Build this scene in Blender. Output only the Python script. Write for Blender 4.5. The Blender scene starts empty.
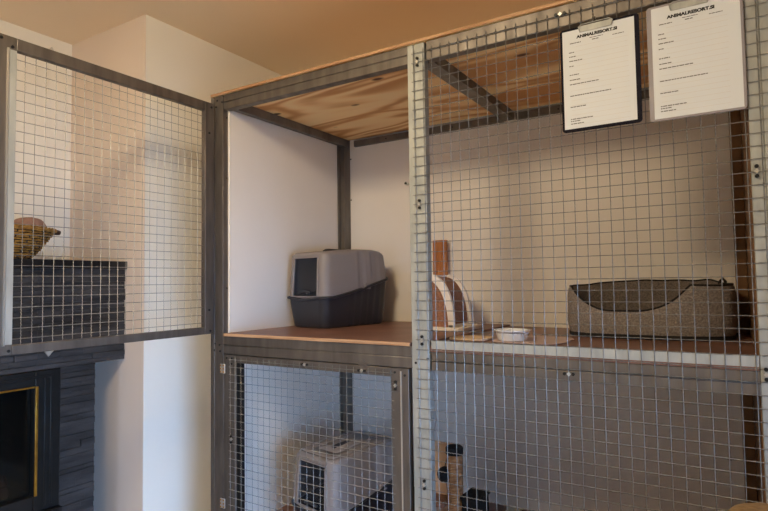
import bpy, math, random
from mathutils import Vector, Matrix, noise
random.seed(4)
SC = bpy.context.scene
COL = SC.collection
U = 0.0335          # one unit of the layout = one mesh cell of the cage = 33.5 mm
Z0 = -58.5          # height of the room floor in layout units
def W(x, y, z): return Vector((x*U, y*U, (z-Z0)*U))

# ------------------------------------------------------------------ camera
cam = bpy.data.cameras.new('camera'); co = bpy.data.objects.new('camera', cam); COL.objects.link(co)
yaw, pitch, roll = -0.554, 0.048, -0.014
fw = Vector((math.sin(yaw)*math.cos(pitch), math.cos(yaw)*math.cos(pitch), math.sin(pitch)))
rt = fw.cross(Vector((0, 0, 1))).normalized(); up = rt.cross(fw)
rt, up = rt*math.cos(roll)+up*math.sin(roll), up*math.cos(roll)-rt*math.sin(roll)
co.matrix_world = Matrix.Translation(W(27.83, -51.61, -24.08)) @ Matrix((rt, up, -fw)).transposed().to_4x4()
cam.sensor_width = 36; cam.lens = 564.95/768*36; cam.clip_start = .02
SC.camera = co
# ------------------------------------------------------------------ light
SC.view_settings.view_transform = 'Standard'; SC.view_settings.look = 'None'
SC.view_settings.exposure = 0.0; SC.view_settings.gamma = 1; SC.view_settings.use_curve_mapping = False
wd = bpy.data.worlds.new('sky'); SC.world = wd; wd.use_nodes = True
wd.node_tree.nodes['Background'].inputs[0].default_value = (.62, .78, 1, 1)
wd.node_tree.nodes['Background'].inputs[1].default_value = 1.2
def area(name, loc, to, sx, sy, power, color):
    l = bpy.data.lights.new(name, 'AREA'); l.shape = 'RECTANGLE'; l.size = sx*U; l.size_y = sy*U
    l.energy = power; l.color = color
    o = bpy.data.objects.new(name, l); COL.objects.link(o); o.location = W(*loc)
    o.rotation_euler = (W(*to)-W(*loc)).to_track_quat('-Z', 'Y').to_euler()
    return o
wl = area('window_daylight', (73.5, -46, -37), (-25, -16, -72), 44, 28, 35, (.30, .56, 1)); wl.data.spread = math.radians(80)
w2 = area('front_fill_light', (-6, -110.5, -40), (-36, 8, -50), 26, 26, 1.8, (.40, .62, 1)); w2.data.spread = math.radians(52)  # cool fill added from the front for the lower left wall
area('warm_fill_light', (-2, -50, 11.5), (-12, -30, -30), 14, 14, 40, (1, .82, .53))  # warm fill added to brighten the upper walls; no lamp body exists
sl = bpy.data.lights.new('sun', 'SUN'); sl.energy = 24; sl.angle = .01; sl.color = (1, .9, .7)
so_ = bpy.data.objects.new('sun', sl); COL.objects.link(so_); so_.rotation_euler = Vector((-.8, -.12, -.58)).to_track_quat('-Z', 'Y').to_euler()

# ------------------------------------------------------------------ materials
def lin(c):
    c = [v/255 for v in c]
    return tuple(v/12.92 if v <= .04045 else ((v+.055)/1.055)**2.4 for v in c)+(1,)
def mat(name, col, rough=.6, metal=0, col2=None, scale=(8, 8, 8), lo=.35, hi=.7, detail=4, bump=0, bscale=None, spec=None, coat=0, trans=0, rough2=None):
    m = bpy.data.materials.new(name); m.use_nodes = True; nt = m.node_tree; N = nt.nodes; L = nt.links
    b = N['Principled BSDF']; b.inputs['Roughness'].default_value = rough; b.inputs['Metallic'].default_value = metal
    b.inputs['Base Color'].default_value = lin(col)
    if spec is not None: b.inputs['Specular IOR Level'].default_value = spec
    b.inputs['Coat Weight'].default_value = coat
    b.inputs['Transmission Weight'].default_value = trans
    tc = N.new('ShaderNodeTexCoord'); mp = N.new('ShaderNodeMapping'); mp.inputs['Scale'].default_value = scale
    L.new(tc.outputs['Object'], mp.inputs['Vector'])
    no = N.new('ShaderNodeTexNoise'); no.inputs['Scale'].default_value = 1; no.inputs['Detail'].default_value = detail
    L.new(mp.outputs[0], no.inputs['Vector'])
    if col2:
        r = N.new('ShaderNodeValToRGB'); r.color_ramp.elements[0].position = lo; r.color_ramp.elements[1].position = hi
        r.color_ramp.elements[0].color = lin(col); r.color_ramp.elements[1].color = lin(col2)
        L.new(no.outputs['Fac'], r.inputs[0]); L.new(r.outputs[0], b.inputs['Base Color'])
    if rough2 is not None:
        mr = N.new('ShaderNodeMapRange'); mr.inputs['From Min'].default_value = .3; mr.inputs['From Max'].default_value = .7
        mr.inputs['To Min'].default_value = rough; mr.inputs['To Max'].default_value = rough2
        L.new(no.outputs['Fac'], mr.inputs[0]); L.new(mr.outputs[0], b.inputs['Roughness'])
    if bump:
        bp = N.new('ShaderNodeBump'); bp.inputs['Strength'].default_value = bump; bp.inputs['Distance'].default_value = .004
        src = no
        if bscale:
            mp2 = N.new('ShaderNodeMapping'); mp2.inputs['Scale'].default_value = bscale; L.new(tc.outputs['Object'], mp2.inputs['Vector'])
            src = N.new('ShaderNodeTexNoise'); src.inputs['Scale'].default_value = 1; src.inputs['Detail'].default_value = 3; L.new(mp2.outputs[0], src.inputs['Vector'])
        L.new(src.outputs['Fac'], bp.inputs['Height']); L.new(bp.outputs[0], b.inputs['Normal'])
    return m
def plywood(name, c1, c2, c3, scale, bands=22, rough=.55):
    m = bpy.data.materials.new(name); m.use_nodes = True; nt = m.node_tree; N = nt.nodes; L = nt.links
    b = N['Principled BSDF']; b.inputs['Roughness'].default_value = rough; b.inputs['Specular IOR Level'].default_value = .3
    tc = N.new('ShaderNodeTexCoord'); mp = N.new('ShaderNodeMapping'); mp.inputs['Scale'].default_value = scale
    L.new(tc.outputs['Object'], mp.inputs['Vector'])
    no = N.new('ShaderNodeTexNoise'); no.inputs['Scale'].default_value = 1; no.inputs['Detail'].default_value = 1.5; no.inputs['Distortion'].default_value = .6
    L.new(mp.outputs[0], no.inputs['Vector'])
    mu = N.new('ShaderNodeMath'); mu.operation = 'MULTIPLY'; mu.inputs[1].default_value = bands; L.new(no.outputs['Fac'], mu.inputs[0])
    si = N.new('ShaderNodeMath'); si.operation = 'SINE'; L.new(mu.outputs[0], si.inputs[0])
    r = N.new('ShaderNodeValToRGB'); e = r.color_ramp.elements
    e[0].position = 0; e[0].color = lin(c2); e[1].position = 1; e[1].color = lin(c1)
    k = e.new(.55); k.color = lin(c3)
    mr = N.new('ShaderNodeMapRange'); mr.inputs['From Min'].default_value = -1; L.new(si.outputs[0], mr.inputs[0]); L.new(mr.outputs[0], r.inputs[0])
    vo = N.new('ShaderNodeTexVoronoi'); vo.inputs['Scale'].default_value = 1; mp3 = N.new('ShaderNodeMapping')
    mp3.inputs['Scale'].default_value = (3.4, 7, 1); L.new(tc.outputs['Object'], mp3.inputs['Vector']); L.new(mp3.outputs[0], vo.inputs['Vector'])
    kn = N.new('ShaderNodeMapRange'); kn.inputs['From Min'].default_value = .07; kn.inputs['From Max'].default_value = .12; L.new(vo.outputs['Distance'], kn.inputs[0])
    mx = N.new('ShaderNodeMix'); mx.data_type = 'RGBA'; mx.inputs[6].default_value = lin((92, 52, 28)); L.new(kn.outputs[0], mx.inputs[0]); L.new(r.outputs[0], mx.inputs[7])
    L.new(mx.outputs[2], b.inputs['Base Color'])
    return m
M = dict(
 wall=mat('painted_plaster', (236, 229, 218), .85, col2=(242, 236, 227), scale=(1.2, 1.2, 1.2), bump=.05, bscale=(60, 60, 60)),
 tan=mat('shaded_plaster', (222, 204, 190), .85, col2=(226, 209, 196), scale=(1, 1, 1), bump=.05, bscale=(60, 60, 60)),  # same paint as the wall, with this face's shade put into the colour
 ceil=mat('warm_painted_ceiling', (246, 222, 190), .9, col2=(248, 226, 196), scale=(1, 1, 1)),
 floor=mat('stone_tile_floor', (176, 164, 146), .45, col2=(186, 175, 158), scale=(2, 14, 1)),
 panel=mat('white_laminate_panel', (232, 222, 212), .5, col2=(238, 228, 219), scale=(2, 2, 2)),
 steel=mat('galvanised_steel', (124, 116, 110), .42, .75, col2=(98, 91, 86), scale=(26, 26, 5), lo=.3, hi=.75, rough2=.56, bump=.05),
 pale=mat('pale_galvanised_steel', (176, 176, 172), .5, .4, col2=(152, 153, 150), scale=(30, 30, 9), rough2=.6, bump=.05),
 dark=mat('dull_steel', (124, 115, 106), .5, .4, col2=(100, 92, 84), scale=(20, 20, 6)),
 wire=mat('galvanised_wire', (150, 148, 145), .46, .7, col2=(124, 122, 120), scale=(60, 60, 60)),
 bolt=mat('black_bolt', (22, 22, 24), .45, .3),
 zinc=mat('zinc_plate', (205, 203, 200), .3, .8),
 brass=mat('brass_trim', (214, 164, 70), .3, .9, col2=(176, 128, 52), scale=(20, 20, 20)),
 slate=mat('dark_slate', (30, 29, 31), .6, col2=(74, 70, 71), scale=(5, 5, 26), lo=.38, hi=.8, detail=7, bump=.9, bscale=(14, 14, 60)),
 slab=mat('black_stone_slab', (14, 14, 17), .35, col2=(26, 26, 30), scale=(9, 9, 9)),
 iron=mat('black_cast_iron', (16, 17, 18), .38, .2, col2=(26, 27, 29), scale=(18, 18, 18)),
 brick=mat('firebrick_lining', (52, 50, 46), .9, col2=(72, 69, 62), scale=(6, 6, 40), bump=.5),
 log=mat('charred_log', (58, 38, 30), .9, col2=(120, 84, 66), scale=(20, 20, 20), bump=.6),
 hood=mat('warm_grey_plastic', (134, 125, 124), .42, col2=(140, 131, 130), scale=(4, 4, 4)),
 tray=mat('anthracite_plastic', (40, 40, 46), .4, col2=(46, 46, 52), scale=(4, 4, 4)),
 paper=mat('white_paper', (212, 214, 219), .75, col2=(216, 218, 222), scale=(3, 3, 3)),
 board=mat('black_clipboard', (17, 15, 24), .75, spec=.15, col2=(32, 29, 42), scale=(6, 6, 6)),
 boardg=mat('grey_clipboard', (150, 142, 146), .35, col2=(136, 128, 133), scale=(5, 5, 5)),
 ink=mat('black_ink', (28, 26, 28), .8), inkm=mat('faded_black_ink', (92, 88, 90), .8), inkg=mat('grey_ink', (205, 200, 198), .8),
 sisal=mat('sisal_rope', (176, 132, 92), .95, col2=(142, 100, 66), scale=(30, 30, 120), bump=.8),
 brown=mat('brown_cardboard', (186, 122, 74), .85, col2=(160, 98, 56), scale=(40, 40, 6), bump=.4),
 carpet=mat('brown_carpet', (154, 108, 84), 1, col2=(126, 86, 66), scale=(120, 120, 120), bump=1),
 cream=mat('cream_plastic', (238, 224, 212), .6, col2=(212, 196, 180), scale=(8, 8, 8)),
 plush=mat('beige_plush', (150, 122, 88), 1, col2=(126, 100, 70), scale=(60, 60, 60), bump=.8),
 plank=mat('beige_board', (206, 170, 140), .8, col2=(190, 152, 122), scale=(6, 6, 2)),
 black=mat('black_plush', (18, 17, 18), .95, col2=(28, 26, 27), scale=(60, 60, 60), bump=.6),
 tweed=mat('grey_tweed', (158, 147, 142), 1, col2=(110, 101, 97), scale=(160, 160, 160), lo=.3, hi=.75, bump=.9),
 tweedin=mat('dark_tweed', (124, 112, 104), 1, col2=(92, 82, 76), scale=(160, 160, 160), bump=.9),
 piping=mat('black_piping', (24, 21, 22), .8),
 ceramic=mat('white_ceramic', (238, 240, 246), .2, coat=.3), kibble=mat('dry_food', (128, 84, 54), .9, col2=(96, 60, 38), scale=(90, 90, 90), bump=1),
 mat_=mat('pale_lilac_mat', (196, 172, 168), .7, col2=(186, 162, 158), scale=(12, 12, 12)),
 matt=mat('tan_sisal_mat', (222, 196, 168), .9, col2=(200, 170, 140), scale=(70, 70, 20), bump=.7),
 wicker=mat('wicker_cane', (188, 140, 62), .6, col2=(128, 88, 34), scale=(50, 50, 50)),
 wickerd=mat('dark_wicker', (62, 38, 26), .6, col2=(42, 26, 18), scale=(50, 50, 50)),
 bundle=mat('pinkish_cloth', (158, 122, 108), .95, col2=(134, 100, 88), scale=(20, 20, 20), bump=.7),
 wood=mat('brown_timber', (128, 88, 48), .7, col2=(104, 70, 38), scale=(24, 24, 3)),
 edge=mat('raw_plywood_edge', (196, 156, 120), .8, col2=(160, 118, 84), scale=(6, 6, 120)),
 ply=plywood('plywood_soffit', (252, 218, 166), (206, 146, 90), (244, 200, 144), (1.2, 4.4, 1), 34),
 shelf=mat('reddish_shelf_film', (114, 80, 68), .4, col2=(146, 106, 92), scale=(5, 5, 5), lo=.35, hi=.72, detail=6),
)
def glassy(name, col, alpha, rough=.08):
    m = mat(name, col, rough); b = m.node_tree.nodes['Principled BSDF']; b.inputs['Alpha'].default_value = alpha; return m
M['flap'] = glassy('smoked_clear_flap', (44, 48, 58), .55)
M['stoveglass'] = glassy('stove_glass', (12, 14, 14), .5)
M['pane'] = glassy('window_glass', (210, 225, 235), .12)
_s = M['wire'].node_tree.nodes['Principled BSDF']

# ------------------------------------------------------------------ helpers
class MB:
    def __init__(s): s.v = []; s.f = []
    def box(s, x0, x1, y0, y1, z0, z1):
        n = len(s.v)
        s.v += [(x, y, z) for z in (z0, z1) for y in (y0, y1) for x in (x0, x1)]
        s.f += [tuple(n+i for i in q) for q in ((0, 2, 3, 1), (4, 5, 7, 6), (0, 1, 5, 4), (2, 6, 7, 3), (0, 4, 6, 2), (1, 3, 7, 5))]
        return s
    def prism(s, pts, ax, a0, a1):
        """polygon pts in the two other axes, extruded along axis ax"""
        n = len(s.v); k = len(pts)
        for a in (a0, a1):
            for p, q in pts:
                s.v.append({0: (a, p, q), 1: (p, a, q), 2: (p, q, a)}[ax])
        s.f.append(tuple(range(n, n+k))[::-1]); s.f.append(tuple(range(n+k, n+2*k)))
        for i in range(k): j = (i+1) % k; s.f.append((n+i, n+j, n+k+j, n+k+i))
        return s
    def tube(s, pts, r, sides=6, closed=False, cap=True, radii=None, upv=None):
        pts = [Vector(p) for p in pts]; n0 = len(s.v); m = len(pts); prev = upv
        for i, p in enumerate(pts):
            a = pts[(i-1) % m] if (i or closed) else p; b = pts[(i+1) % m] if (i < m-1 or closed) else p
            d = (b-a).normalized()
            ref = Vector(prev) if prev is not None else (Vector((0, 0, 1)) if abs(d.z) < .9 else Vector((0, 1, 0)))
            e1 = (ref-d*ref.dot(d)).normalized(); e2 = d.cross(e1)
            if upv is None: prev = e1
            rr = radii[i] if radii else r
            for k in range(sides):
                t = 2*math.pi*k/sides; s.v.append(tuple(p+e1*(rr*math.cos(t))+e2*(rr*math.sin(t))))
        for i in range(m if closed else m-1):
            j = (i+1) % m
            for k in range(sides):
                l = (k+1) % sides; s.f.append((n0+i*sides+k, n0+i*sides+l, n0+j*sides+l, n0+j*sides+k))
        if cap and not closed:
            s.f.append(tuple(n0+k for k in range(sides))[::-1]); s.f.append(tuple(n0+(m-1)*sides+k for k in range(sides)))
        return s
    def lathe(s, prof, c=(0, 0, 0), n=32, sx=1, sy=1, cap0=True, cap1=True):
        n0 = len(s.v); m = len(prof)
        for r, z in prof:
            for k in range(n):
                t = 2*math.pi*k/n; s.v.append((c[0]+r*math.cos(t)*sx, c[1]+r*math.sin(t)*sy, c[2]+z))
        for i in range(m-1):
            for k in range(n):
                l = (k+1) % n; s.f.append((n0+i*n+k, n0+i*n+l, n0+(i+1)*n+l, n0+(i+1)*n+k))
        if cap0: s.f.append(tuple(n0+k for k in range(n))[::-1])
        if cap1: s.f.append(tuple(n0+(m-1)*n+k for k in range(n)))
        return s
    def grid(s, rows, closed=False, skip=None):
        n0 = len(s.v); w = len(rows[0])
        for r in rows: s.v += [tuple(p) for p in r]
        for i in range(len(rows)-1):
            for k in range(w if closed else w-1):
                l = (k+1) % w
                if skip and skip(i, k): continue
                s.f.append((n0+i*w+k, n0+i*w+l, n0+(i+1)*w+l, n0+(i+1)*w+k))
        return s
    def fan(s, row, c, flip=False):
        n0 = len(s.v); s.v += [tuple(p) for p in row]; s.v.append(tuple(c)); w = len(row)
        for k in range(w):
            l = (k+1) % w; s.f.append((n0+l, n0+k, n0+w) if flip else (n0+k, n0+l, n0+w))
        return s
def tag(o, label=None, cat=None, group=None, kind=None):
    for k, v in (('label', label), ('category', cat), ('group', group), ('kind', kind)):
        if v: o[k] = v
    return o
def thing(name, label, cat, loc, rz=0, group=None):
    o = bpy.data.objects.new(name, None); COL.objects.link(o); o.empty_display_size = .05
    o.location = W(*loc); o.rotation_euler = (0, 0, rz); o['_c'] = tuple(float(v) for v in loc)
    return tag(o, label, cat, group)
def base(o):
    while o.parent: o = o.parent
    return Vector(o['_c'])
def obj(name, mb, m, parent=None, bevel=0, smooth=35, local=False, origin=None, seg=2):
    """link mb as ONE mesh; its coordinates are layout units, world ones unless local (then from the thing's base)"""
    me = bpy.data.meshes.new(name)
    if parent is not None: off = Vector((0, 0, 0)) if local else base(parent)
    else: off = Vector(origin) if origin is not None else Vector((0, 0, 0))
    me.from_pydata([((v[0]-off.x)*U, (v[1]-off.y)*U, (v[2]-off.z)*U) for v in mb.v], [], mb.f)
    me.materials.append(M[m] if isinstance(m, str) else m); me.validate(); me.update()
    o = bpy.data.objects.new(name, me); COL.objects.link(o)
    if parent is not None: o.parent = parent
    else: o.location = W(*off)
    if smooth:
        me.polygons.foreach_set('use_smooth', [True]*len(me.polygons)); me.set_sharp_from_angle(angle=math.radians(smooth))
    if bevel:
        b = o.modifiers.new('bevel', 'BEVEL'); b.width = bevel*U; b.segments = seg; b.limit_method = 'ANGLE'
    return o
def box(name, m, parent, *d, bevel=.04, **k): return obj(name, MB().box(*d), m, parent, bevel=bevel, **k)
def struct(name, mb, m, bevel=0):
    return tag(obj(name, mb, m, None, bevel=bevel), kind='structure')
def copy_thing(root, loc, label, rz=None):
    def cp(o, par):
        c = o.copy(); COL.objects.link(c)
        if par: c.parent = par
        for ch in [x for x in COL.objects if x.parent == o]: cp(ch, c)
        return c
    r = cp(root, None); r.location = W(*loc); r['label'] = label; r['_c'] = tuple(float(v) for v in loc)
    if rz is not None: r.rotation_euler = (0, 0, rz)
    return r

# ------------------------------------------------------------------ the room
CZ = 14.0; FZ = Z0
struct('floor', MB().box(-62, 78, -112, 30, FZ-3, FZ), 'floor')
struct('ceiling', MB().box(-62, 78, -112, 30, CZ, CZ+3), 'ceil')
struct('wall_back', MB().box(-41, 78, 27.6, 30, FZ, CZ), 'wall')
struct('wall_left', MB().box(-62, -59.4, -112, -3, FZ, CZ), 'wall')
struct('wall_chimney', MB().box(-62, -41, -2.95, 30, FZ, CZ), 'wall')
struct('wall_chimney_side', MB().box(-59.4, -41, -3.02, -2.95, FZ, CZ), 'tan')  # thin sheet carrying the shaded wall tone
wfr = MB(); wfr.box(-62, -21, -115, -112, FZ, CZ); wfr.box(9, 78, -115, -112, FZ, CZ); wfr.box(-21, 9, -115, -112, -25, CZ); wfr.box(-21, 9, -115, -112, FZ, -56)
struct('wall_front', wfr, 'wall')
w2f = MB()
for d in ((-21, -19.4, -56, -25), (7.4, 9, -56, -25), (-6.8, -5.2, -56, -25), (-19.4, 7.4, -56, -54.4), (-19.4, 7.4, -26.6, -25)): w2f.box(d[0], d[1], -114.6, -113, d[2], d[3])
wn2 = struct('added_window', w2f, 'paper')  # unseen window added to go with the front fill light
pn2 = obj('pane', MB().box(-19.4, 7.4, -113.9, -113.8, -54.4, -26.6), 'pane', None); pn2.parent = wn2
wr = MB(); wr.box(75, 78, -112, 30, FZ, -51); wr.box(75, 78, -112, 30, -13, CZ); wr.box(75, 78, -112, -68, -51, -13); wr.box(75, 78, -24, 30, -51, -13)
struct('wall_right', wr, 'wall')
wf = MB()
for d in ((-68, -66.5, -51, -13), (-25.5, -24, -51, -13), (-46.7, -45.3, -51, -13), (-66.5, -25.5, -51, -49.5), (-66.5, -25.5, -14.5, -13)):
    wf.box(75.4, 77, d[0], d[1], d[2], d[3])
wn = struct('window_1', wf, 'paper'); 
pn = obj('pane', MB().box(76.1, 76.2, -66.5, -25.5, -49.5, -14.5), 'pane', None); pn.parent = wn

# ------------------------------------------------------------------ fireplace against the left wall
FX = -45.0
fp = thing('fireplace', 'dark slate fireplace with black mantel slab and brass trimmed stove', 'fireplace', (-52, -17, FZ))
def rough_block(x0, x1, y0, y1, z0, z1, seed, amp=.2):
    """slate block whose visible faces are laid in uneven courses"""
    b = MB(); z = z0; k = seed
    while z < z1-.01:
        h = min(z1-z, .55+.5*((k*37) % 11)/11); y = y0; k += 1
        while y < y1-.01:
            w = min(y1-y, 2.2+2.6*((k*53) % 13)/13)
            if y1-y-w < .8: w = y1-y
            d = amp*((k*29) % 7)/7
            b.box(x0, x1-d, y, y+w-.02, z, z+h-.02); y += w; k += 1
        z += h
    return b
obj('stone_surround', rough_block(-59.3, FX, -31, -3.1, -34.2, -21.7, 3), 'slate', fp, bevel=.03)
obj('stone_pier', rough_block(-59.3, FX, -12.0, -7.35, FZ, -34.2, 7), 'slate', fp, bevel=.03)
obj('stone_pier', rough_block(-59.3, FX, -31, -26.3, FZ, -34.2, 9), 'slate', fp, bevel=.03)
box('mantel_shelf', 'slab', fp, -59.3, FX+.35, -31.4, -3.05, -21.7, -20.6, bevel=.06)
box('hearth_base', 'slab', fp, -59.3, FX+.9, -26.3, -12.0, FZ, -51.2, bevel=.08)
st = MB(); st.box(-46.2, FX+.15, -15.1, -12.0, -51.2, -34.25); st.box(-46.2, FX+.15, -26.3, -23.2, -51.2, -34.25); st.box(-46.2, FX+.15, -23.2, -15.1, -36.2, -34.25); st.box(-46.2, FX+.15, -23.2, -15.1, -51.2, -49.2)
sf = obj('stove_frame', st, 'iron', fp, bevel=.12)
ri = MB()
for yy in (-14.0, -13.3): ri.box(FX+.15, FX+.27, yy, yy+.3, -50.6, -35)
ri.box(FX+.15, FX+.27, -24.8, -13, -35.2, -34.8); obj('frame_ridge', ri, 'iron', sf, bevel=.05)
br = MB(); br.box(FX+.15, FX+.4, -15.1, -14.8, -49.2, -36.1); br.box(FX+.15, FX+.4, -23.5, -23.2, -49.2, -36.1); br.box(FX+.15, FX+.4, -23.2, -15.1, -36.25, -36.05)
tag(obj('brass_trim', br, 'brass', sf, bevel=.04), 'thin brass trim')
inn = MB(); inn.box(-58.6, -58.2, -26.2, -12.1, -51, -34.4); inn.box(-58.2, -46.3, -13, -12.1, -51, -34.4); inn.box(-58.2, -46.3, -26.2, -25.3, -51, -34.4); inn.box(-58.2, -46.3, -25.3, -13, -51.15, -50.4); inn.box(-58.2, -46.3, -25.3, -13, -35, -34.4)
obj('firebox_lining', inn, 'brick', sf)
obj('glass_door', MB().box(-45.9, -45.75, -23.2, -15.1, -49.2, -36.2), 'stoveglass', sf)
for a, b_, r in (((-49, -23.5, -48.6), (-48.5, -16.5, -48.9), .9), ((-51, -22, -48.6), (-47.5, -17, -47.2), .7), ((-52, -24, -48.8), (-52.5, -15.5, -48.7), .85)):
    obj('firewood_log', MB().tube([Vector(a).lerp(Vector(b_), t/6)+Vector((.12*math.sin(t*2), 0, .1*math.cos(t*3))) for t in range(7)], r, 9), 'log', sf)

# wicker basket standing on the mantel
BK = (-50.6, -18.6, -20.6)
bk = thing('wicker_basket', 'brown wicker basket with dark end grip on black mantel slab', 'basket', BK)
def bkr(t): return .62+.38*(t**.8)
wv = MB()
for i in range(13):
    t = i/12; rr = bkr(t); pts = []
    for k in range(96):
        a = 2*math.pi*k/96; w_ = .12*math.cos(24*a+(math.pi if i % 2 else 0))
        sag = .55*(math.cos(a)**2)*t
        pts.append((math.cos(a)*(4.2*rr+w_), math.sin(a)*(8.2*rr+w_), .15+3.7*t-sag*.0))
    wv.tube(pts, .125, 5, closed=True)
obj('woven_wall', wv, 'wicker', bk, local=True)
sk = MB()
for k in range(24):
    a = 2*math.pi*k/24
    sk.tube([(math.cos(a)*4.2*bkr(t/5), math.sin(a)*8.2*bkr(t/5), .05+3.95*t/5) for t in range(6)], .1, 5)
obj('inner_lining', MB().lathe([(4.0*bkr(t/6), .1+3.7*t/6) for t in range(7)], n=48, sy=1.95, cap1=False), 'wickerd', bk, local=True)  # dark sheet added behind the weave, painting the shade in its gaps
obj('stake', sk, 'wickerd', bk, local=True)
rm = MB()
for ph in (0, 2.1, 4.2):
    rm.tube([(math.cos(a)*(4.25+.16*math.cos(18*a+ph)), math.sin(a)*(8.35+.16*math.cos(18*a+ph)), 4.05+.16*math.sin(18*a+ph)) for a in [2*math.pi*k/144 for k in range(144)]], .15, 5, closed=True)
obj('braided_rim', rm, 'wicker', bk, local=True)
obj('basket_bottom', MB().lathe([(2.6, 0), (2.75, .12), (2.6, .25)], n=32, sy=1.93), 'wickerd', bk, local=True)
for sg in (1, -1):
    obj('end_grip', MB().tube([(-.55, sg*8.3, 4.0), (-.3, sg*8.85, 3.95), (.1, sg*9.1, 3.9), (.5, sg*8.9, 3.95), (.7, sg*8.3, 4.0)], .3, 8), 'wickerd', bk, local=True)
def blob(name, c, rx, ry, rz_, m, label, cat, seed, amp=.12):
    b = MB(); rows = []
    for i in range(15):
        ph = math.pi*i/14; row = []
        for k in range(28):
            a = 2*math.pi*k/28; d = Vector((math.sin(ph)*math.cos(a), math.sin(ph)*math.sin(a), -math.cos(ph)))
            q = 1+amp*noise.noise(d*1.6+Vector((seed, 0, 0)))+.03*math.sin(9*a)*math.sin(ph)
            row.append((d.x*rx*q, d.y*ry*q, d.z*rz_*q+rz_))
        rows.append(row)
    b.grid(rows, closed=True)
    o = obj(name, b, m, None, origin=(0, 0, 0), smooth=80); o.location = W(*c); return tag(o, label, cat)
blob('cloth_bundle', (-50.6, -13.3, -17.9), 2.0, 2.1, 1.5, 'bundle', 'small pinkish brown bundle in wicker basket beside its dark end grip', 'bundle', 3)
blob('cloth_bundle', (-50.4, -18.3, -18.2), 2.4, 2.7, 2.3, 'bundle', 'taller pinkish brown bundle in middle of wicker basket', 'bundle', 8)

# ------------------------------------------------------------------ the cat cage
cage = thing('cat_cage', 'two storey galvanised steel cat cage with wire mesh and wooden shelves', 'cage', (0, 13, FZ))
BOT = FZ+.02
def post(x0, x1, y0, y1, z0, z1, m, groove=None, name='post', rib=True):
    """folded steel upright: a channel with a groove down its front"""
    if groove is None: groove = x0+(x1-x0)*.3
    g = .09
    pts = [(x0, y0), (groove-g, y0), (groove-g, y0+.12), (groove+g, y0+.12), (groove+g, y0), (x1, y0), (x1, y1), (x0, y1)]
    return obj(name, MB().prism(pts, 2, z0, z1), m, cage, bevel=.05)
YF = .1
post(-31.25, -28.9, YF, .95, BOT, 1.05, 'steel', -30.5)
post(-.9, 1.12, YF, 1.0, BOT, 1.05, 'pale', -.1)
post(29.25, 31.5, YF, 1.2, BOT, 1.05, 'pale', 30.1)
for xx in (-28.6,):   # rear uprights, angle section
    a = MB(); a.prism([(xx, 26.9), (xx+.85, 26.9), (xx+.85, 27.05), (xx+.95, 27.05), (xx+.95, 26.9), (xx+1.9, 26.9), (xx+1.9, 27.5), (xx, 27.5)], 2, BOT, .85) if xx != -28.6 else a.prism([(xx, 24.9), (xx+.18, 24.9), (xx+.18, 25.7), (xx+.9, 25.7), (xx+.9, 27.5), (xx, 27.5)], 2, BOT, .85)
    obj('rear_post', a, 'dark', cage, bevel=.04)
def beamx(name, x0, x1, z0, z1, m, y0=YF, y1=1.2, groove=True):
    h = z1-z0; gz = z0+h*.5
    pts = [(y0, z0), (y0, gz-.05), (y0+.1, gz-.05), (y0+.1, gz+.05), (y0, gz+.05), (y0, z1), (y1, z1), (y1, z0)] if groove else [(y0, z0), (y0, z1), (y1, z1), (y1, z0)]
    return obj(name, MB().prism(pts, 0, x0, x1), m, cage, bevel=.05)
beamx('top_beam', -28.75, -.9, -.92, 1.05, 'steel'); beamx('top_beam', 1.35, 29.25, -.92, 1.05, 'steel')
beamx('shelf_beam', -28.9, -.9, -33.0, -30.73, 'steel'); beamx('shelf_beam', 1.35, 29.25, -33.05, -31.2, 'steel')
beamx('bottom_beam', -28.75, -.9, -58.2, -56.6, 'steel'); beamx('bottom_beam', 1.35, 29.25, -58.2, -56.6, 'steel')
for za, zb in ((-.85, .15), (-32.4, -31.3)):
    for (xa, xb) in ((-26.5, 0), (1.9, 28.6)):
        obj('rear_beam', MB().prism([(26.9, za), (26.9, zb), (27.5, zb), (27.5, za)], 0, xa, xb), 'dark', cage, bevel=.04)
for xa, xb in ((-28.4, -27.5), (0.1, 1.7), (28.7, 29.2)):
    for za, zb in ((-.85, .35), (-32.6, -31.4)):
        obj('cross_beam', MB().prism([(xa, za), (xa, zb), (xb, zb), (xb, za)], 1, 1.2, 26.9), 'dark', cage, bevel=.04)
tag(obj('timber_post', MB().box(27.95, 29.15, 25.6, 27.45, -56.1, .3), 'wood', cage, bevel=.06), 'brown timber post')
# boards
rp = obj('roof_board', MB().box(-30.95, 31.6, -.12, 27.55, 1.08, 1.36), 'ply', cage)
re = obj('board_edge', MB().box(-30.95, 31.65, -.2, -.12, 1.06, 1.38), 'edge', rp)
so = obj('soffit_board', MB().box(-28.5, 29.2, 1.25, 26.95, .36, .8), 'ply', cage)
def shelf(x0, x1, notch, zt, th):
    if notch > 0: pts = [(x0, 1.05), (x0+.05, 1.05), (x0+.05, .06), (x1-1.2, .06), (x1-1.2, 1.05), (x1, 1.05), (x1, 27.5), (x0, 27.5)]
    else: pts = [(x0, 1.05), (x0+1.15, 1.05), (x0+1.15, .06), (x1, .06), (x1, 27.5), (x0, 27.5)]
    s = obj('shelf_board', MB().prism(pts, 2, zt-th, zt), 'shelf', cage, smooth=0)
    ex = (x0+.05, x1-1.2) if notch > 0 else (x0+1.15, x1)
    obj('board_edge', MB().box(ex[0], ex[1], -.08 if notch > 0 else .11, .06 if notch > 0 else .2, zt-th, zt), 'edge', s); return s
shelf(-28.7, .1, 1, -30.35, .36); shelf(.13, 29.2, -1, -30.6, .56)
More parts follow.
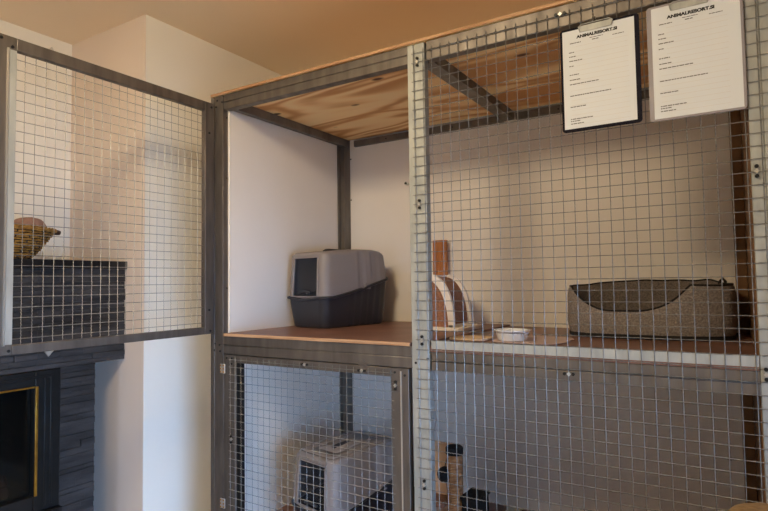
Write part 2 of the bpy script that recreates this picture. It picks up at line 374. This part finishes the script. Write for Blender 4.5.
box('floor_board', 'shelf', cage, -28.7, -.95, .3, 27.4, -56.6, -56.1); box('floor_board', 'shelf', cage, 1.4, 29.2, .3, 27.4, -56.6, -56.1)
obj('sill_strip', MB().box(1.4, 29.2, .02, .1, -30.88, -30.05), 'pale', cage, bevel=.02)
# side and rear panels
box('side_panel', 'panel', cage, -28.95, -28.62, .95, 27.5, -31.2, .9)
box('side_panel', 'panel', cage, -28.95, -28.62, .95, 27.5, -56.1, -32.4)
tag(box('side_panel', 'wood', cage, 29.2, 29.6, 1.2, 27.5, -56.1, .9), 'brown wooden right side panel')
box('rear_panel', 'panel', cage, -28.4, 29.2, 27.5, 27.58, -56.1, .9, bevel=0)

# crimped wire mesh
def wire_mesh(name, parent, xs, zs, xr, zr, place, r=.037, amp=.06):
    """woven crimped wires; place(a, d, z) -> layout point (a along the sheet, d out of it)"""
    b = MB()
    for i, a in enumerate(xs):
        n = int((zr[1]-zr[0])*6); pts = [place(a, amp*math.cos(2*math.pi*3*(zr[0]+(zr[1]-zr[0])*k/n)), zr[0]+(zr[1]-zr[0])*k/n) for k in range(n+1)]
        b.tube(pts, r, 4, cap=False)
    for j, z in enumerate(zs):
        n = int((xr[1]-xr[0])*6); pts = [place(xr[0]+(xr[1]-xr[0])*k/n, -amp*math.cos(2*math.pi*3*(xr[0]+(xr[1]-xr[0])*k/n)), z) for k in range(n+1)]
        b.tube(pts, r, 4, cap=False)
    return obj(name, b, 'wire', parent, smooth=0)
PY = -.02
wire_mesh('mesh_sheet', cage, [float(j) for j in range(0, 32)], [-float(i) for i in range(0, 58)], (-.35, 31.4), (-57.6, .45), lambda a, d, z: (a, PY+d, z))

# little clamps that hold the mesh: a plate with two dark bolts
def disc(b, p, n, r, h, s=10):
    p = Vector(p); n = Vector(n).normalized(); b.tube([p, p+n*h], r, s); return b
def clamp(par, p, horiz, normal=(0, -1, 0), gap=.38):
    p = Vector(p); n = Vector(normal)
    e = Vector((0, 0, 1)) if not horiz else Vector((1, 0, 0)) if abs(n.y) > .5 else Vector((0, 1, 0))
    c = obj('mesh_clamp', MB().tube([p-n*.05, p+n*.14], .2, 4), 'zinc', par)
    for s in (-1, 1): obj('bolt', disc(MB(), p+e*s*gap-n*.02, n, .15, .16), 'bolt', c)
for p, h in (((.35, -.96), 0), ((.35, -16.0), 0), ((.37, -30.05), 0), ((.37, -44.6), 0), ((15.2, .18), 1), ((15.05, -32.4), 1), ((29.6, -15.95), 0), ((29.62, -31.4), 0), ((29.6, -1), 0)):
    clamp(cage, (p[0], -.02, p[1]), h)
def bolts(par, pts, n=(0, -1, 0), r=.13, m='bolt'):
    for p in pts: obj('bolt', disc(MB(), p, n, r, .08), m, par)
bolts(cage, [(-30.0, YF, .5), (-30.2, YF, -.35), (-29.1, YF, .15), (-30.35, YF, -31.75), (-29.55, YF, -31.9), (-30.5, YF, -32.6), (-29.45, YF, -32.7),
             (-.45, YF, -32.4), (.95, YF, -31.9), (-.5, YF, -56), (.9, YF, -57)])
bolts(cage, [(-28.75, .6, z) for z in (-1.9, -10, -24.5)], (1, 0, 0), .12)
bolts(cage, [(-27.0, 26.74, z) for z in (-3, -10, -20)], r=.12)
bolts(cage, [(x, 26.88, -.4) for x in (-20, -8, 8)], r=.12)
# hinges of the lower door
for z in (-34.9, -52):
    hg = box('hinge', 'zinc', cage, -29.35, -28.5, -.04, .1, z-.6, z+.6)
    for dz in (-.42, 0, .42):
        for dx in (-.25, .25): obj('hinge_screw', disc(MB(), (-28.95+dx, -.04, z+dz), (0, -1, 0), .1, .05), 'brass', hg)

# lower left door, closed
d2 = obj('door', MB().box(-28.75, -26.85, .1, .9, -56.3, -33.1).box(-3.55, -1.35, .1, .9, -56.3, -33.1).box(-26.85, -3.55, .1, .9, -34.05, -33.1).box(-26.85, -3.55, .1, .9, -56.3, -55.3), 'steel', cage, bevel=.06)
obj('shade_strip', MB().box(-26.85, -26.3, .5, 1.3, -56.0, -34.0), 'iron', d2)  # black strip painting the shadow inside the door's left edge
px = .963
wire_mesh('door_mesh', d2, [-27.5+px*k for k in range(26)], [-33.65-px*k for k in range(24)], (-27.8, -3.1), (-56.1, -33.3), lambda a, d, z: (a, PY+d, z))
for p, h in (((-15.2, -33.5), 1), ((-7.15, -33.65), 1), ((-2.9, -34.9), 0), ((-27.3, -43.7), 0), ((-2.9, -50), 0)): clamp(d2, (p[0], -.02, p[1]), h)
bolts(d2, [(-28.2, .1, -33.5), (-27.3, .1, -33.5), (-27.3, .1, -34.2), (-1.8, .1, -33.8), (-3.0, .1, -33.55)])
obj('door_tab', MB().prism([(-7.7, -33.1), (-6.4, -33.1), (-7.0, -32.5)], 1, .0, .12), 'steel', d2)
lr = obj('stile_ridge', MB().box(-2.35, -2.2, .02, .1, -56, -33.4), 'zinc', d2)

# upper left door, standing open at a right angle
DX = -30.2
d1b = MB()
def dbox(y0, y1, z0, z1, x0=DX-.75, x1=DX): d1b.box(x0, x1, y0, y1, z0, z1)
dbox(-27.1, -24.6, -30.4, 0); dbox(-1.75, -.35, -30.4, 0); dbox(-24.6, -1.75, -1.2, 0); dbox(-24.6, -1.75, -30.4, -29.5)
d1 = obj('door', d1b, 'steel', cage, bevel=.06)
obj('stile_ridge', MB().box(DX, DX+.12, -25.45, -25.3, -29.5, -1.2), 'zinc', d1)
obj('stile_face', MB().box(DX, DX+.05, -25.25, -24.62, -29.4, -1.3), 'pale', d1)
MX = DX-.4
wire_mesh('door_mesh', d1, [-24.65+k for k in range(0, 24)], [-1.95-k*1.0 for k in range(28)], (-24.9, -1.1), (-29.8, -1.05), lambda a, d, z: (MX+d*.9, a, z))
bolts(d1, [(DX, -25.0, -1.0), (DX, -26.0, -.4), (DX, -24.9, -30.0), (DX, -1.1, -4.1), (DX, -1.1, -27.3), (DX, -.9, -30.0), (DX, -.75, -.6)], (1, 0, 0), .15)
obj('door_tab', MB().prism([(-21.6, -30.4), (-20.7, -30.4), (-21.2, -30.95)], 0, DX-.2, DX-.05), 'zinc', d1)
obj('door_tab', MB().prism([(-21.6, 0), (-21.1, 0), (-21.3, .35)], 0, DX-.2, DX-.05), 'zinc', d1)
# catch on the middle post
ct = obj('catch', MB().tube([(-.9, .3, -13.7), (-1.35, .2, -13.7)], .08, 8).tube([(-1.1, .0, -13.7), (-1.1, -.25, -13.7)], .2, 10), 'zinc', cage)
obj('catch_knob', MB().tube([(-1.1, -.25, -13.7), (-1.1, -.4, -13.7)], .12, 10), 'bolt', ct)

# ------------------------------------------------------------------ clipboards
def make_text(s, size, p, m, parent, name, width=None, bold=.0):
    cu = bpy.data.curves.new(name, 'FONT'); cu.body = s; cu.size = size*U; cu.align_x = 'LEFT'; cu.offset = bold*U; cu.fill_mode = 'FRONT'; cu.space_character = 1.0
    t = bpy.data.objects.new(name, cu); COL.objects.link(t)
    bpy.context.view_layer.update()
    me = bpy.data.meshes.new_from_object(t.evaluated_get(bpy.context.evaluated_depsgraph_get()))
    bpy.data.objects.remove(t)
    xs = [v.co.x for v in me.vertices]; k = (width*U/(max(xs)-min(xs))) if width else 1
    off = base(parent)
    for v in me.vertices:
        x, y = v.co.x-min(xs), v.co.y
        v.co = Vector(((p[0]-off.x)*U+x*k, (p[1]-off.y)*U, (p[2]-off.z)*U+y*1.0))
    me.materials.clear(); me.materials.append(M[m])
    o = bpy.data.objects.new(name, me); COL.objects.link(o); o.parent = parent; return o
def clipboard(x0, x1, z0, z1, px0, px1, pz0, pz1, bm, label, ox, oz, clip):
    yb = -.17
    t = thing('clipboard', label, 'clipboard', ((x0+x1)/2, yb, z0), group='clipboards hung on the mesh')
    bd = MB(); r = .3
    pts = []
    for cx, cz, a0 in ((x1-r, z1-r, 0), (x0+r, z1-r, 90), (x0+r, z0+r, 180), (x1-r, z0+r, 270)):
        for k in range(5): a = math.radians(a0+k*22.5); pts.append((cx+r*math.cos(a), cz+r*math.sin(a)))
    obj('backing_board', bd.prism(pts, 1, yb, yb-.1), bm, t, bevel=.02)
    yp = yb-.1
    pp = obj('form_sheet', MB().box(px0, px1, yp-.03, yp-.005, pz0, pz1), 'paper', t)
    yt = yp-.04
    make_text('ANIMALRESORT.SI', .36, (16.62+ox, yt, -2.52+oz), 'ink', pp, 'heading', 3.42, .022)
    rr = random.Random(5)
    def words(xa, xb, z, h=.075):
        x = xa; ln = MB()
        while x < xb-.05:
            w = min(xb-x, .12+rr.random()*.25); ln.box(x+ox, x+ox+w, yt, yt+.008, z+oz-h/2, z+oz+h/2); x += w+.04
        obj('printed_line', ln, 'inkm', pp)
    words(17.74, 18.86, -2.72, .05); words(17.95, 18.5, -2.91); words(19.65, 20.58, -2.9, .06); words(16.05, 17.0, -2.9)
    for xb, z in ((16.4, -3.72), (16.56, -4.11), (17.07, -4.5), (16.32, -4.96), (16.76, -5.76), (16.85, -6.22), (18.4, -6.62), (19.4, -7.66), (17.27, -8.67), (17.83, -9.76), (16.74, -9.95), (17.06, -10.18)): words(15.95, xb, z)
    gl = MB(); z = -3.25
    while z > -10.3:
        gl.box(16.05+ox+(0 if (z < -6.8 and z > -9.6) else .5), 20.9+ox, yt+.002, yt+.008, z-.012+oz, z+.012+oz); z -= .44
    obj('ruled_line', gl, 'inkg', pp)
    if clip:
        cl = obj('spring_clip', MB().prism([(16.92+ox, -2.08), (19.6+ox, -2.08), (19.68+ox, -1.75), (19.62+ox, -1.5), (16.86+ox, -1.5), (16.82+ox, -1.75)], 1, yt-.06, yt-.01), 'pale', t, bevel=.03)
        obj('clip_lever', MB().tube([(16.95+ox, yt-.1, -1.98), (16.84+ox, yt-.13, -1.6), (17.1+ox, yt-.13, -1.42), (19.45+ox, yt-.13, -1.42), (19.7+ox, yt-.13, -1.6), (19.6+ox, yt-.1, -1.98)], .05, 6), 'pale', cl)
        obj('hanging_hook', MB().tube([(18.25+ox, yt-.05, -1.45), (18.25+ox, yt-.12, -1.15), (18.25+ox, yt-.02, -.98), (18.25+ox, yt+.08, -.95)], .05, 6), 'bolt', cl)
    return t
clipboard(15.18, 21.78, -10.9, -1.5, 15.4, 21.4, -10.62, -1.72, 'board', 'black backed clipboard with white form, left of the two on the mesh', 0, 0, True)
clipboard(22.35, 29.2, -11.05, -1.35, 22.72, 29.0, -10.88, -1.55, 'boardg', 'grey backed clipboard with white form, hung beside the right post', 7.25, -.12, True)

# ------------------------------------------------------------------ litter boxes
def make_litter(loc, rz, label):
    t = thing('litter_box', label, 'litter box', loc, rz, 'hooded cat litter boxes')
    Wd, Ld = 8.3, 13.6; a, b = Wd/2, Ld/2; wl, wr = -2.5, 2.82; wc, ww = (wl+wr)/2, (wr-wl)/2
    # outline of a rounded rectangle, with vertices at the flap's edges
    def outline():
        r = 1.3; P = []
        fx = [-(a-r), wl, -1.5, -.7, 0, .7, 1.5, wr, a-r]; fx = sorted(set([x for x in fx if abs(x) <= a-r+1e-6]))
        P += [(x, -b) for x in fx]
        P += [(a-r+r*math.sin(k*math.pi/12), -(b-r)-r*math.cos(k*math.pi/12)) for k in range(1, 6)]
        n = 36; P += [(a, -(b-r)+2*(b-r)*k/n) for k in range(n+1)]
        P += [(a-r+r*math.cos(k*math.pi/12), (b-r)+r*math.sin(k*math.pi/12)) for k in range(1, 6)]
        P += [(a-r-2*(a-r)*k/8, b) for k in range(9)]
        P += [(-(a-r)-r*math.sin(k*math.pi/12), (b-r)+r*math.cos(k*math.pi/12)) for k in range(1, 6)]
        P += [(-a, (b-r)-2*(b-r)*k/n) for k in range(n+1)]
        P += [(-(a-r)-r*math.cos(k*math.pi/12), -(b-r)-r*math.sin(k*math.pi/12)) for k in range(1, 6)]
        return P
    O = outline()
    def rim(x, y):
        u = (y+b)/(2*b)
        z = 4.25-.35*max(0, 1-abs(x)/3)*(1 if u < .05 else 0)+.15*u
        s = min(1, max(0, (u-.12)/.88)); z += 2.6*s**1.15
        if .52 < u < .62: z -= .22*(1-abs(u-.57)/.05)
        return z
    # tray
    rows = []
    for tt, sc in ((0, .80), (.03, .845), (.12, .87), (.5, .93), (.93, .985), (1, 1.0)):
        row = []
        for i, (x, y) in enumerate(O):
            side = abs(abs(x)-a) < 1e-3 and -2 < y < b-1.6
            rb = .07*math.sin(y*4.4) if side and 0 < tt < 1 else 0
            row.append((x*sc+(rb if x > 0 else -rb), y*(sc*.5+.5 if y < 0 else sc*.4+.6), rim(x, y)*tt))
        rows.append(row)
    m = MB(); m.grid(rows, closed=True); m.fan(rows[0], (0, 0, 0), flip=True)
    inner = [[(x*.96*s, y*.97*s, z) for (x, y), z in zip(O, [rim(*p)*h for p in O])] for s, h in ((1, 1), (.9, .1))]
    m.grid([rows[-1]]+inner, closed=True); m.fan(inner[-1], (0, 0, .3))
    tray = obj('tray', m, 'tray', t, local=True)
    lip = MB(); lip.tube([(x*1.035, y*1.02, rim(x, y)+.0) for x, y in O], .2, 6, closed=True)
    obj('tray_rim', lip, 'tray', tray, local=True)
    # hood
    hb, ht = 4.5, 9.95
    def topz(y): u = (y+b)/(2*b); return 10.75+.5*math.sin(min(1, u*1.4)*math.pi/2)-1.2*max(0, u-.8)**1.5*4
    def level(kind, v):
        row = []
        for x, y in O:
            tz = topz(y); r0 = rim(x, y)+.05
            if kind == 'a': z = r0+(hb-r0)*v if y < -b+1.31 and True else r0+(max(tz*.46, r0+.25)-r0)*v; f = 0
            elif kind == 'b': z0_ = hb if y < -b+1.31 else max(tz*.46, r0+.25); z1_ = ht if y < -b+1.31 else tz-.9; z0_ = max(z0_, r0); z = z0_+(z1_-z0_)*v; f = v
            else: z1_ = ht if y < -b+1.31 else tz-.9; z = z1_+(tz-z1_)*math.sin(v*math.pi/2); f = 1+v
            taper = 1-.05*min(f, 1)-(.0 if f <= 1 else .16*(1-math.cos((f-1)*math.pi/2)))
            fy = 1-.05*min(f, 1)-(.0 if f <= 1 else .09*(1-math.cos((f-1)*math.pi/2)))
            side = abs(abs(x)-a) < 1e-3 and -1.5 < y < b-1.5
            gr = (.17 if math.sin(y*2.1) > .1 else 0) if side and f < 1.4 and kind != 'a' or (side and kind == 'a' and v > .3) else 0
            row.append((x*taper-(gr if x > 0 else -gr), y*fy, z))
        return row
    L = [level('a', 0), level('a', .5), level('a', 1)]+[level('b', v) for v in (.25, .5, .75, 1)]+[level('c', v) for v in (.25, .5, .75, 1)]
    nf = [i for i, (x, y) in enumerate(O) if abs(y+b) < 1e-4 and wl-1e-4 <= x < wr-1e-3]
    h = MB(); h.grid(L, closed=True, skip=lambda i, k: 2 <= i <= 5 and k in nf)
    top = L[-1]; top2 = [(x*.6, y*.7, z+.08) for x, y, z in top]
    h.grid([top, top2], closed=True); h.fan(top2, (0, 0, topz(0)+.1))
    hood = obj('hood', h, 'hood', t, local=True)
    so_ = hood.modifiers.new('thick', 'SOLIDIFY'); so_.thickness = .12*U; so_.offset = -1
    # flap and its frame
    fr = MB(); yy = lambda z: -b*(1-.05*min(1, max(0, (z-hb)/(ht-hb))))-.1
    fr.tube([(wc+x_, yy(z_), z_) for x_, z_ in ((-ww, hb), (-1.2, hb-.1), (1.2, hb-.1), (ww, hb), (ww*.97, 7.5), (ww*.93, ht), (-ww*.93, ht), (-ww*.97, 7.5))], .13, 6, closed=True)
    obj('flap_frame', fr, 'hood', hood, local=True)
    fl = MB(); rws = []
    for i in range(9):
        z = hb+(ht-hb)*i/8; rws.append([(wc+ww*(1-.06*i/8)*(k/8-1), yy(z)+.3-.25*(1-(k/8-1)**2)*math.sin(math.pi*i/8), z) for k in range(17)])
    fl.grid(rws); flo = obj('flap', fl, 'flap', hood, local=True); tag(flo, 'smoked transparent flap')
    ys = [-b+.5, -b+.46]
    obj('flap_grip', MB().tube([(wc-1.2, yy(hb)+.05, hb+.5), (wc, yy(hb)-.15, hb+.75), (wc+1.2, yy(hb)+.05, hb+.5)], .16, 8), 'tray', flo, local=True)
    hz = topz(-1)-.12
    hd = MB().tube([(0, -3.0, hz-.15), (0, -2.7, hz+.0), (0, -2.2, hz+.06), (0, -.4, hz+.06), (0, .1, hz), (0, .4, hz-.15)], .3, 8)
    obj('carry_handle', hd, 'tray', hood, local=True)
    for sx in (1, -1): obj('side_clip', MB().box(sx*(a+.02)-.14, sx*(a+.02)+.14, 1.2, 2.4, 5.35, 6.2), 'hood', hood, local=True, bevel=.08)
    return t
lb = make_litter((-22.8, 17.3, -30.33), math.radians(-10), 'grey hooded litter box with dark tray on the upper brown shelf')
copy_thing(lb, (-16.0, 10.2, -56.08), 'grey hooded litter box behind the mesh of the lower left door', math.radians(-12))

# ------------------------------------------------------------------ pet bed
SZ = -30.58
bed = thing('pet_bed', 'grey tweed pet bed with black piping and a low front', 'pet bed', (19.25, 20.3, SZ))
def bedring(rx, ry, hf, n=96, e=3.2):
    out = []
    for k in range(n):
        a = 2*math.pi*k/n; c, s = math.cos(a), math.sin(a)
        q = (abs(c)**e+abs(s)**e)**(-1/e); out.append((rx*q*c, ry*q*s, hf(a)))
    return out
def bedh(a):
    c, s = math.cos(a), math.sin(a)
    x = c*(abs(c)**3.2+abs(s)**3.2)**(-1/3.2)
    if s < 0: 
        u = abs(x+.2)/.74; d = max(0, 1-u**3) if u < 1 else 0
        return 5.75-2.75*d+.1*noise.noise(Vector((x*3, 0, 5)))
    return 6.3-.5*x*x+.18*noise.noise(Vector((x*4, 1, 2)))+.25*math.exp(-((x-.75)/.12)**2)
rx, ry = 8.7, 5.6
def bp_(sc, zf, off=0): return [(x*sc*(1+.018*noise.noise(Vector((x*.7, y*.7, zf*5)))), y*sc, z*zf+off) for x, y, z in bedring(rx, ry, bedh)]
outer = [bp_(.955, 0, .15), bp_(.985, .1), bp_(1.0, .3), bp_(1.01, .55), bp_(1.0, .8), bp_(.985, .95), bp_(.965, 1.0)]
bm_ = MB(); bm_.grid(outer, closed=True); bm_.fan(outer[0], (0, 0, .1), flip=True)
bo = obj('bolster', bm_, 'tweed', bed, local=True, smooth=80)
inner = [bp_(.965, 1.0), bp_(.93, .97), bp_(.88, .8), bp_(.85, .5), bp_(.84, .2)]
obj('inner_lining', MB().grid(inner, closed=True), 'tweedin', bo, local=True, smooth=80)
obj('piping', MB().tube(bp_(.965, 1.0, .03), .11, 6, closed=True), 'piping', bo, local=True)
bz = bp_(.985, 0, .22); obj('base_band', MB().grid([bp_(.96, 0, 0), bp_(.99, 0, .12), bp_(.99, 0, .5)], closed=True), 'piping', bo, local=True)
cu = [[(x*.84*s, y*.84*s, z) for x, y, _ in bedring(rx, ry, lambda a: 0)] for s, z in ((1, .5), (1, 1.2), (.93, 1.75), (.6, 1.95))]
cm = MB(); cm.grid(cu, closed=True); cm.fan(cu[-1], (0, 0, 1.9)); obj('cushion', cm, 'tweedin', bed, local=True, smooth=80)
obj('fabric_loop', MB().tube([(6.9, 4.2, 5.3), (7.15, 4.0, 6.1), (7.45, 3.8, 6.45), (7.7, 3.6, 6.1), (7.7, 3.6, 5.2)], .16, 6), 'piping', bed, local=True)

# ------------------------------------------------------------------ bowl and mats
m1 = obj('feeding_mat', MB().prism([(9.0+3.9*math.cos(a)*(abs(math.cos(a))**4+abs(math.sin(a))**4)**-.25, 9.4+4.0*math.sin(a)*(abs(math.cos(a))**4+abs(math.sin(a))**4)**-.25) for a in [2*math.pi*k/48 for k in range(48)]], 2, 0, .1), 'mat_', None, bevel=.03)
m1.location = W(0, 0, SZ+.02); tag(m1, 'pale lilac feeding mat under the white bowl', 'mat')
m2 = obj('scratching_mat', MB().prism([(2.2*math.cos(a)*(abs(math.cos(a))**5+abs(math.sin(a))**5)**-.2, 0+2.0*math.sin(a)*(abs(math.cos(a))**5+abs(math.sin(a))**5)**-.2) for a in [2*math.pi*k/48 for k in range(48)]], 2, 0, .22), 'matt', None, bevel=.05)
m2.location = W(2.45, 8.0, SZ+.02); tag(m2, 'tan woven mat in front of the curved scratcher', 'mat')
bw = thing('food_bowl', 'small white bowl on the feeding mat', 'bowl', (7.3, 7.6, SZ+.13))
obj('bowl_body', MB().lathe([(1.35, 0), (1.5, .04), (1.62, .35), (1.78, .95), (1.98, 1.05), (1.98, 1.15), (1.72, 1.12), (1.55, .9), (1.4, .4), (.5, .25), (.01, .22)], n=40, cap1=False), 'ceramic', bw, local=True)
obj('dry_food', MB().lathe([(1.38, .45), (1.0, .6), (.3, .7), (.01, .7)], n=32, cap0=False, cap1=False), 'kibble', bw, local=True)

# ------------------------------------------------------------------ curved scratcher
cs = thing('curved_scratcher', 'cream rimmed curved cat scratcher with brown carpet, behind the middle post', 'scratcher', (-4.9, 17, -30.33))
def prof(n=14, h=6.6, w=3.3, x0=0):
    return [(x0+w*math.sin(k/n*math.pi/2)**1.0*1.0, h*(1-(k/n)**1.9)*1.0+.35) for k in range(n+1)]
cv = prof(); ys0, ys1 = -3.2, 2.6
sideb = MB(); sideb.prism([(-1.6, .3)]+[(-1.6, 6.9)]+[(x-1.2, z) for x, z in cv]+[(2.1, .3)], 1, ys0+.25, ys1-.25)
obj('side_board', sideb, 'carpet', cs, local=True)
for yy_ in (ys0, ys1-.5):
    r_ = MB(); P = [(x-1.2, z) for x, z in cv]; Q = [(x-1.2+.42, z+.28) for x, z in cv]; P2 = [(x-1.2-.42, z-.28) for x, z in cv]
    r_.prism(Q+P2[::-1], 1, yy_, yy_+.5); obj('curved_rim', r_, 'cream', cs, local=True, bevel=.06)
box('top_rim', 'cream', cs, -1.8, -.9, ys0, ys1, 6.75, 7.15, local=True)
box('low_rim', 'cream', cs, 1.75, 2.35, ys0, ys1, .3, .8, local=True)
obj('base_plate', MB().prism([(-2.4, -4.0), (3.4, -4.0), (3.9, -3.5), (3.9, 2.9), (3.4, 3.4), (-2.4, 3.4)], 2, .02, .5), 'cream', cs, local=True, bevel=.08)
sb = thing('scratching_board', 'upright brown ribbed scratching board leaning at the rear wall behind the post', 'board', (-10.2, 26.2, -30.33))
box('cardboard_core', 'brown', sb, -1.15, 1.15, -.3, .3, .05, 12.6, local=True, bevel=.06)
rb = MB()
for k in range(6): rb.box(-1.05+k*.38, -.95+k*.38, -.38, -.3, .2, 12.45)
obj('cardboard_ridge', rb, 'brown', sb, local=True)

# ------------------------------------------------------------------ cat tree in the lower right bay
LZ = -56.08
tr = thing('cat_tree', 'cat tree with sisal post, black cap and beige board in lower right bay', 'cat tree', (-.5+2.5, 12, LZ))
# placed so that its post stands just right of the middle post
def T(x): return x
obj('base_plate', MB().box(-1.6, 10.5, 6.5, 20, LZ, LZ+.7), 'black', tr, bevel=.2)
sp = MB(); pr_ = []; zz = LZ+.7
while zz < -45.0: pr_ += [(.93, zz), (1.0, zz+.1), (.93, zz+.2)]; zz += .2
sp.lathe(pr_, (-1.85+.0, 12, 0), n=24); obj('sisal_post', sp, 'sisal', tr)
obj('post_cap', MB().lathe([(1.0, -45.0), (1.08, -44.9), (1.08, -44.2), (.95, -44.05), (.3, -44.0)], (-1.85, 12, 0), n=24), 'black', tr)
obj('back_board', MB().box(-6.4, -2.9, 13.4, 14.0, LZ+.7, -44.3), 'plank', tr, bevel=.1)
bl = MB(); rows = []
for i in range(11):
    ph = math.pi*i/10; rows.append([(-3.0+.95*math.sin(ph)*math.cos(a), 11.6+.95*math.sin(ph)*math.sin(a), -47.5-.95*math.cos(ph)) for a in [2*math.pi*k/18 for k in range(18)]])
bl.grid(rows, closed=True); ball = obj('toy_ball', bl, 'black', tr, smooth=80)
obj('toy_string', MB().tube([(-2.3, 11.6, -44.6), (-2.7, 11.55, -45.6), (-3.0, 11.6, -46.6)], .06, 5), 'black', ball)
cb = obj('cubby', MB().box(-.75, 1.5, 11.2, 14.6, -56.0+.7, -49.7), 'black', tr, bevel=.25)
obj('cubby_top', MB().box(-.85, 1.65, 11.0, 14.7, -49.9, -49.55), 'black', cb, bevel=.1)
obj('perch', MB().box(-6.4, -2.7, 10.4, 13.4, -51.2, -50.6), 'carpet', tr, bevel=.2)

# ------------------------------------------------------------------ padded stool in front of the right post
stl = thing('padded_stool', 'beige padded stool in front of the right post, at the frame corner', 'stool', (33.2, -10, FZ))
se = MB(); sr = []
for sc, z in ((.9, 15.6), (.99, 15.9), (1.0, 16.6), (1.0, 18.0), (.985, 18.6), (.95, 19.0), (.88, 19.25), (.6, 19.4)):
    sr.append([(x*sc, y*sc, z) for x, y, _ in bedring(6.6, 5.6, lambda a: 0, 72, 5)])
se.grid(sr, closed=True); se.fan(sr[-1], (0, 0, 19.45)); se.fan(sr[0], (0, 0, 15.6), flip=True)
seat = obj('seat', se, 'plush', stl, local=True, smooth=70)
obj('seat_piping', MB().tube([(x*.995, y*.995, 18.5) for x, y, _ in bedring(6.6, 5.6, lambda a: 0, 72, 5)], .12, 6, closed=True), 'plush', seat, local=True)
for sx in (-1, 1):
    for sy in (-1, 1): obj('leg', MB().tube([(sx*5.2, sy*4.2, 15.7), (sx*5.5, sy*4.5, 0.02)], .5, 10, radii=[.55, .35]), 'wood', stl, local=True)
for o in list(COL.objects):
    if '_c' in o: del o['_c']
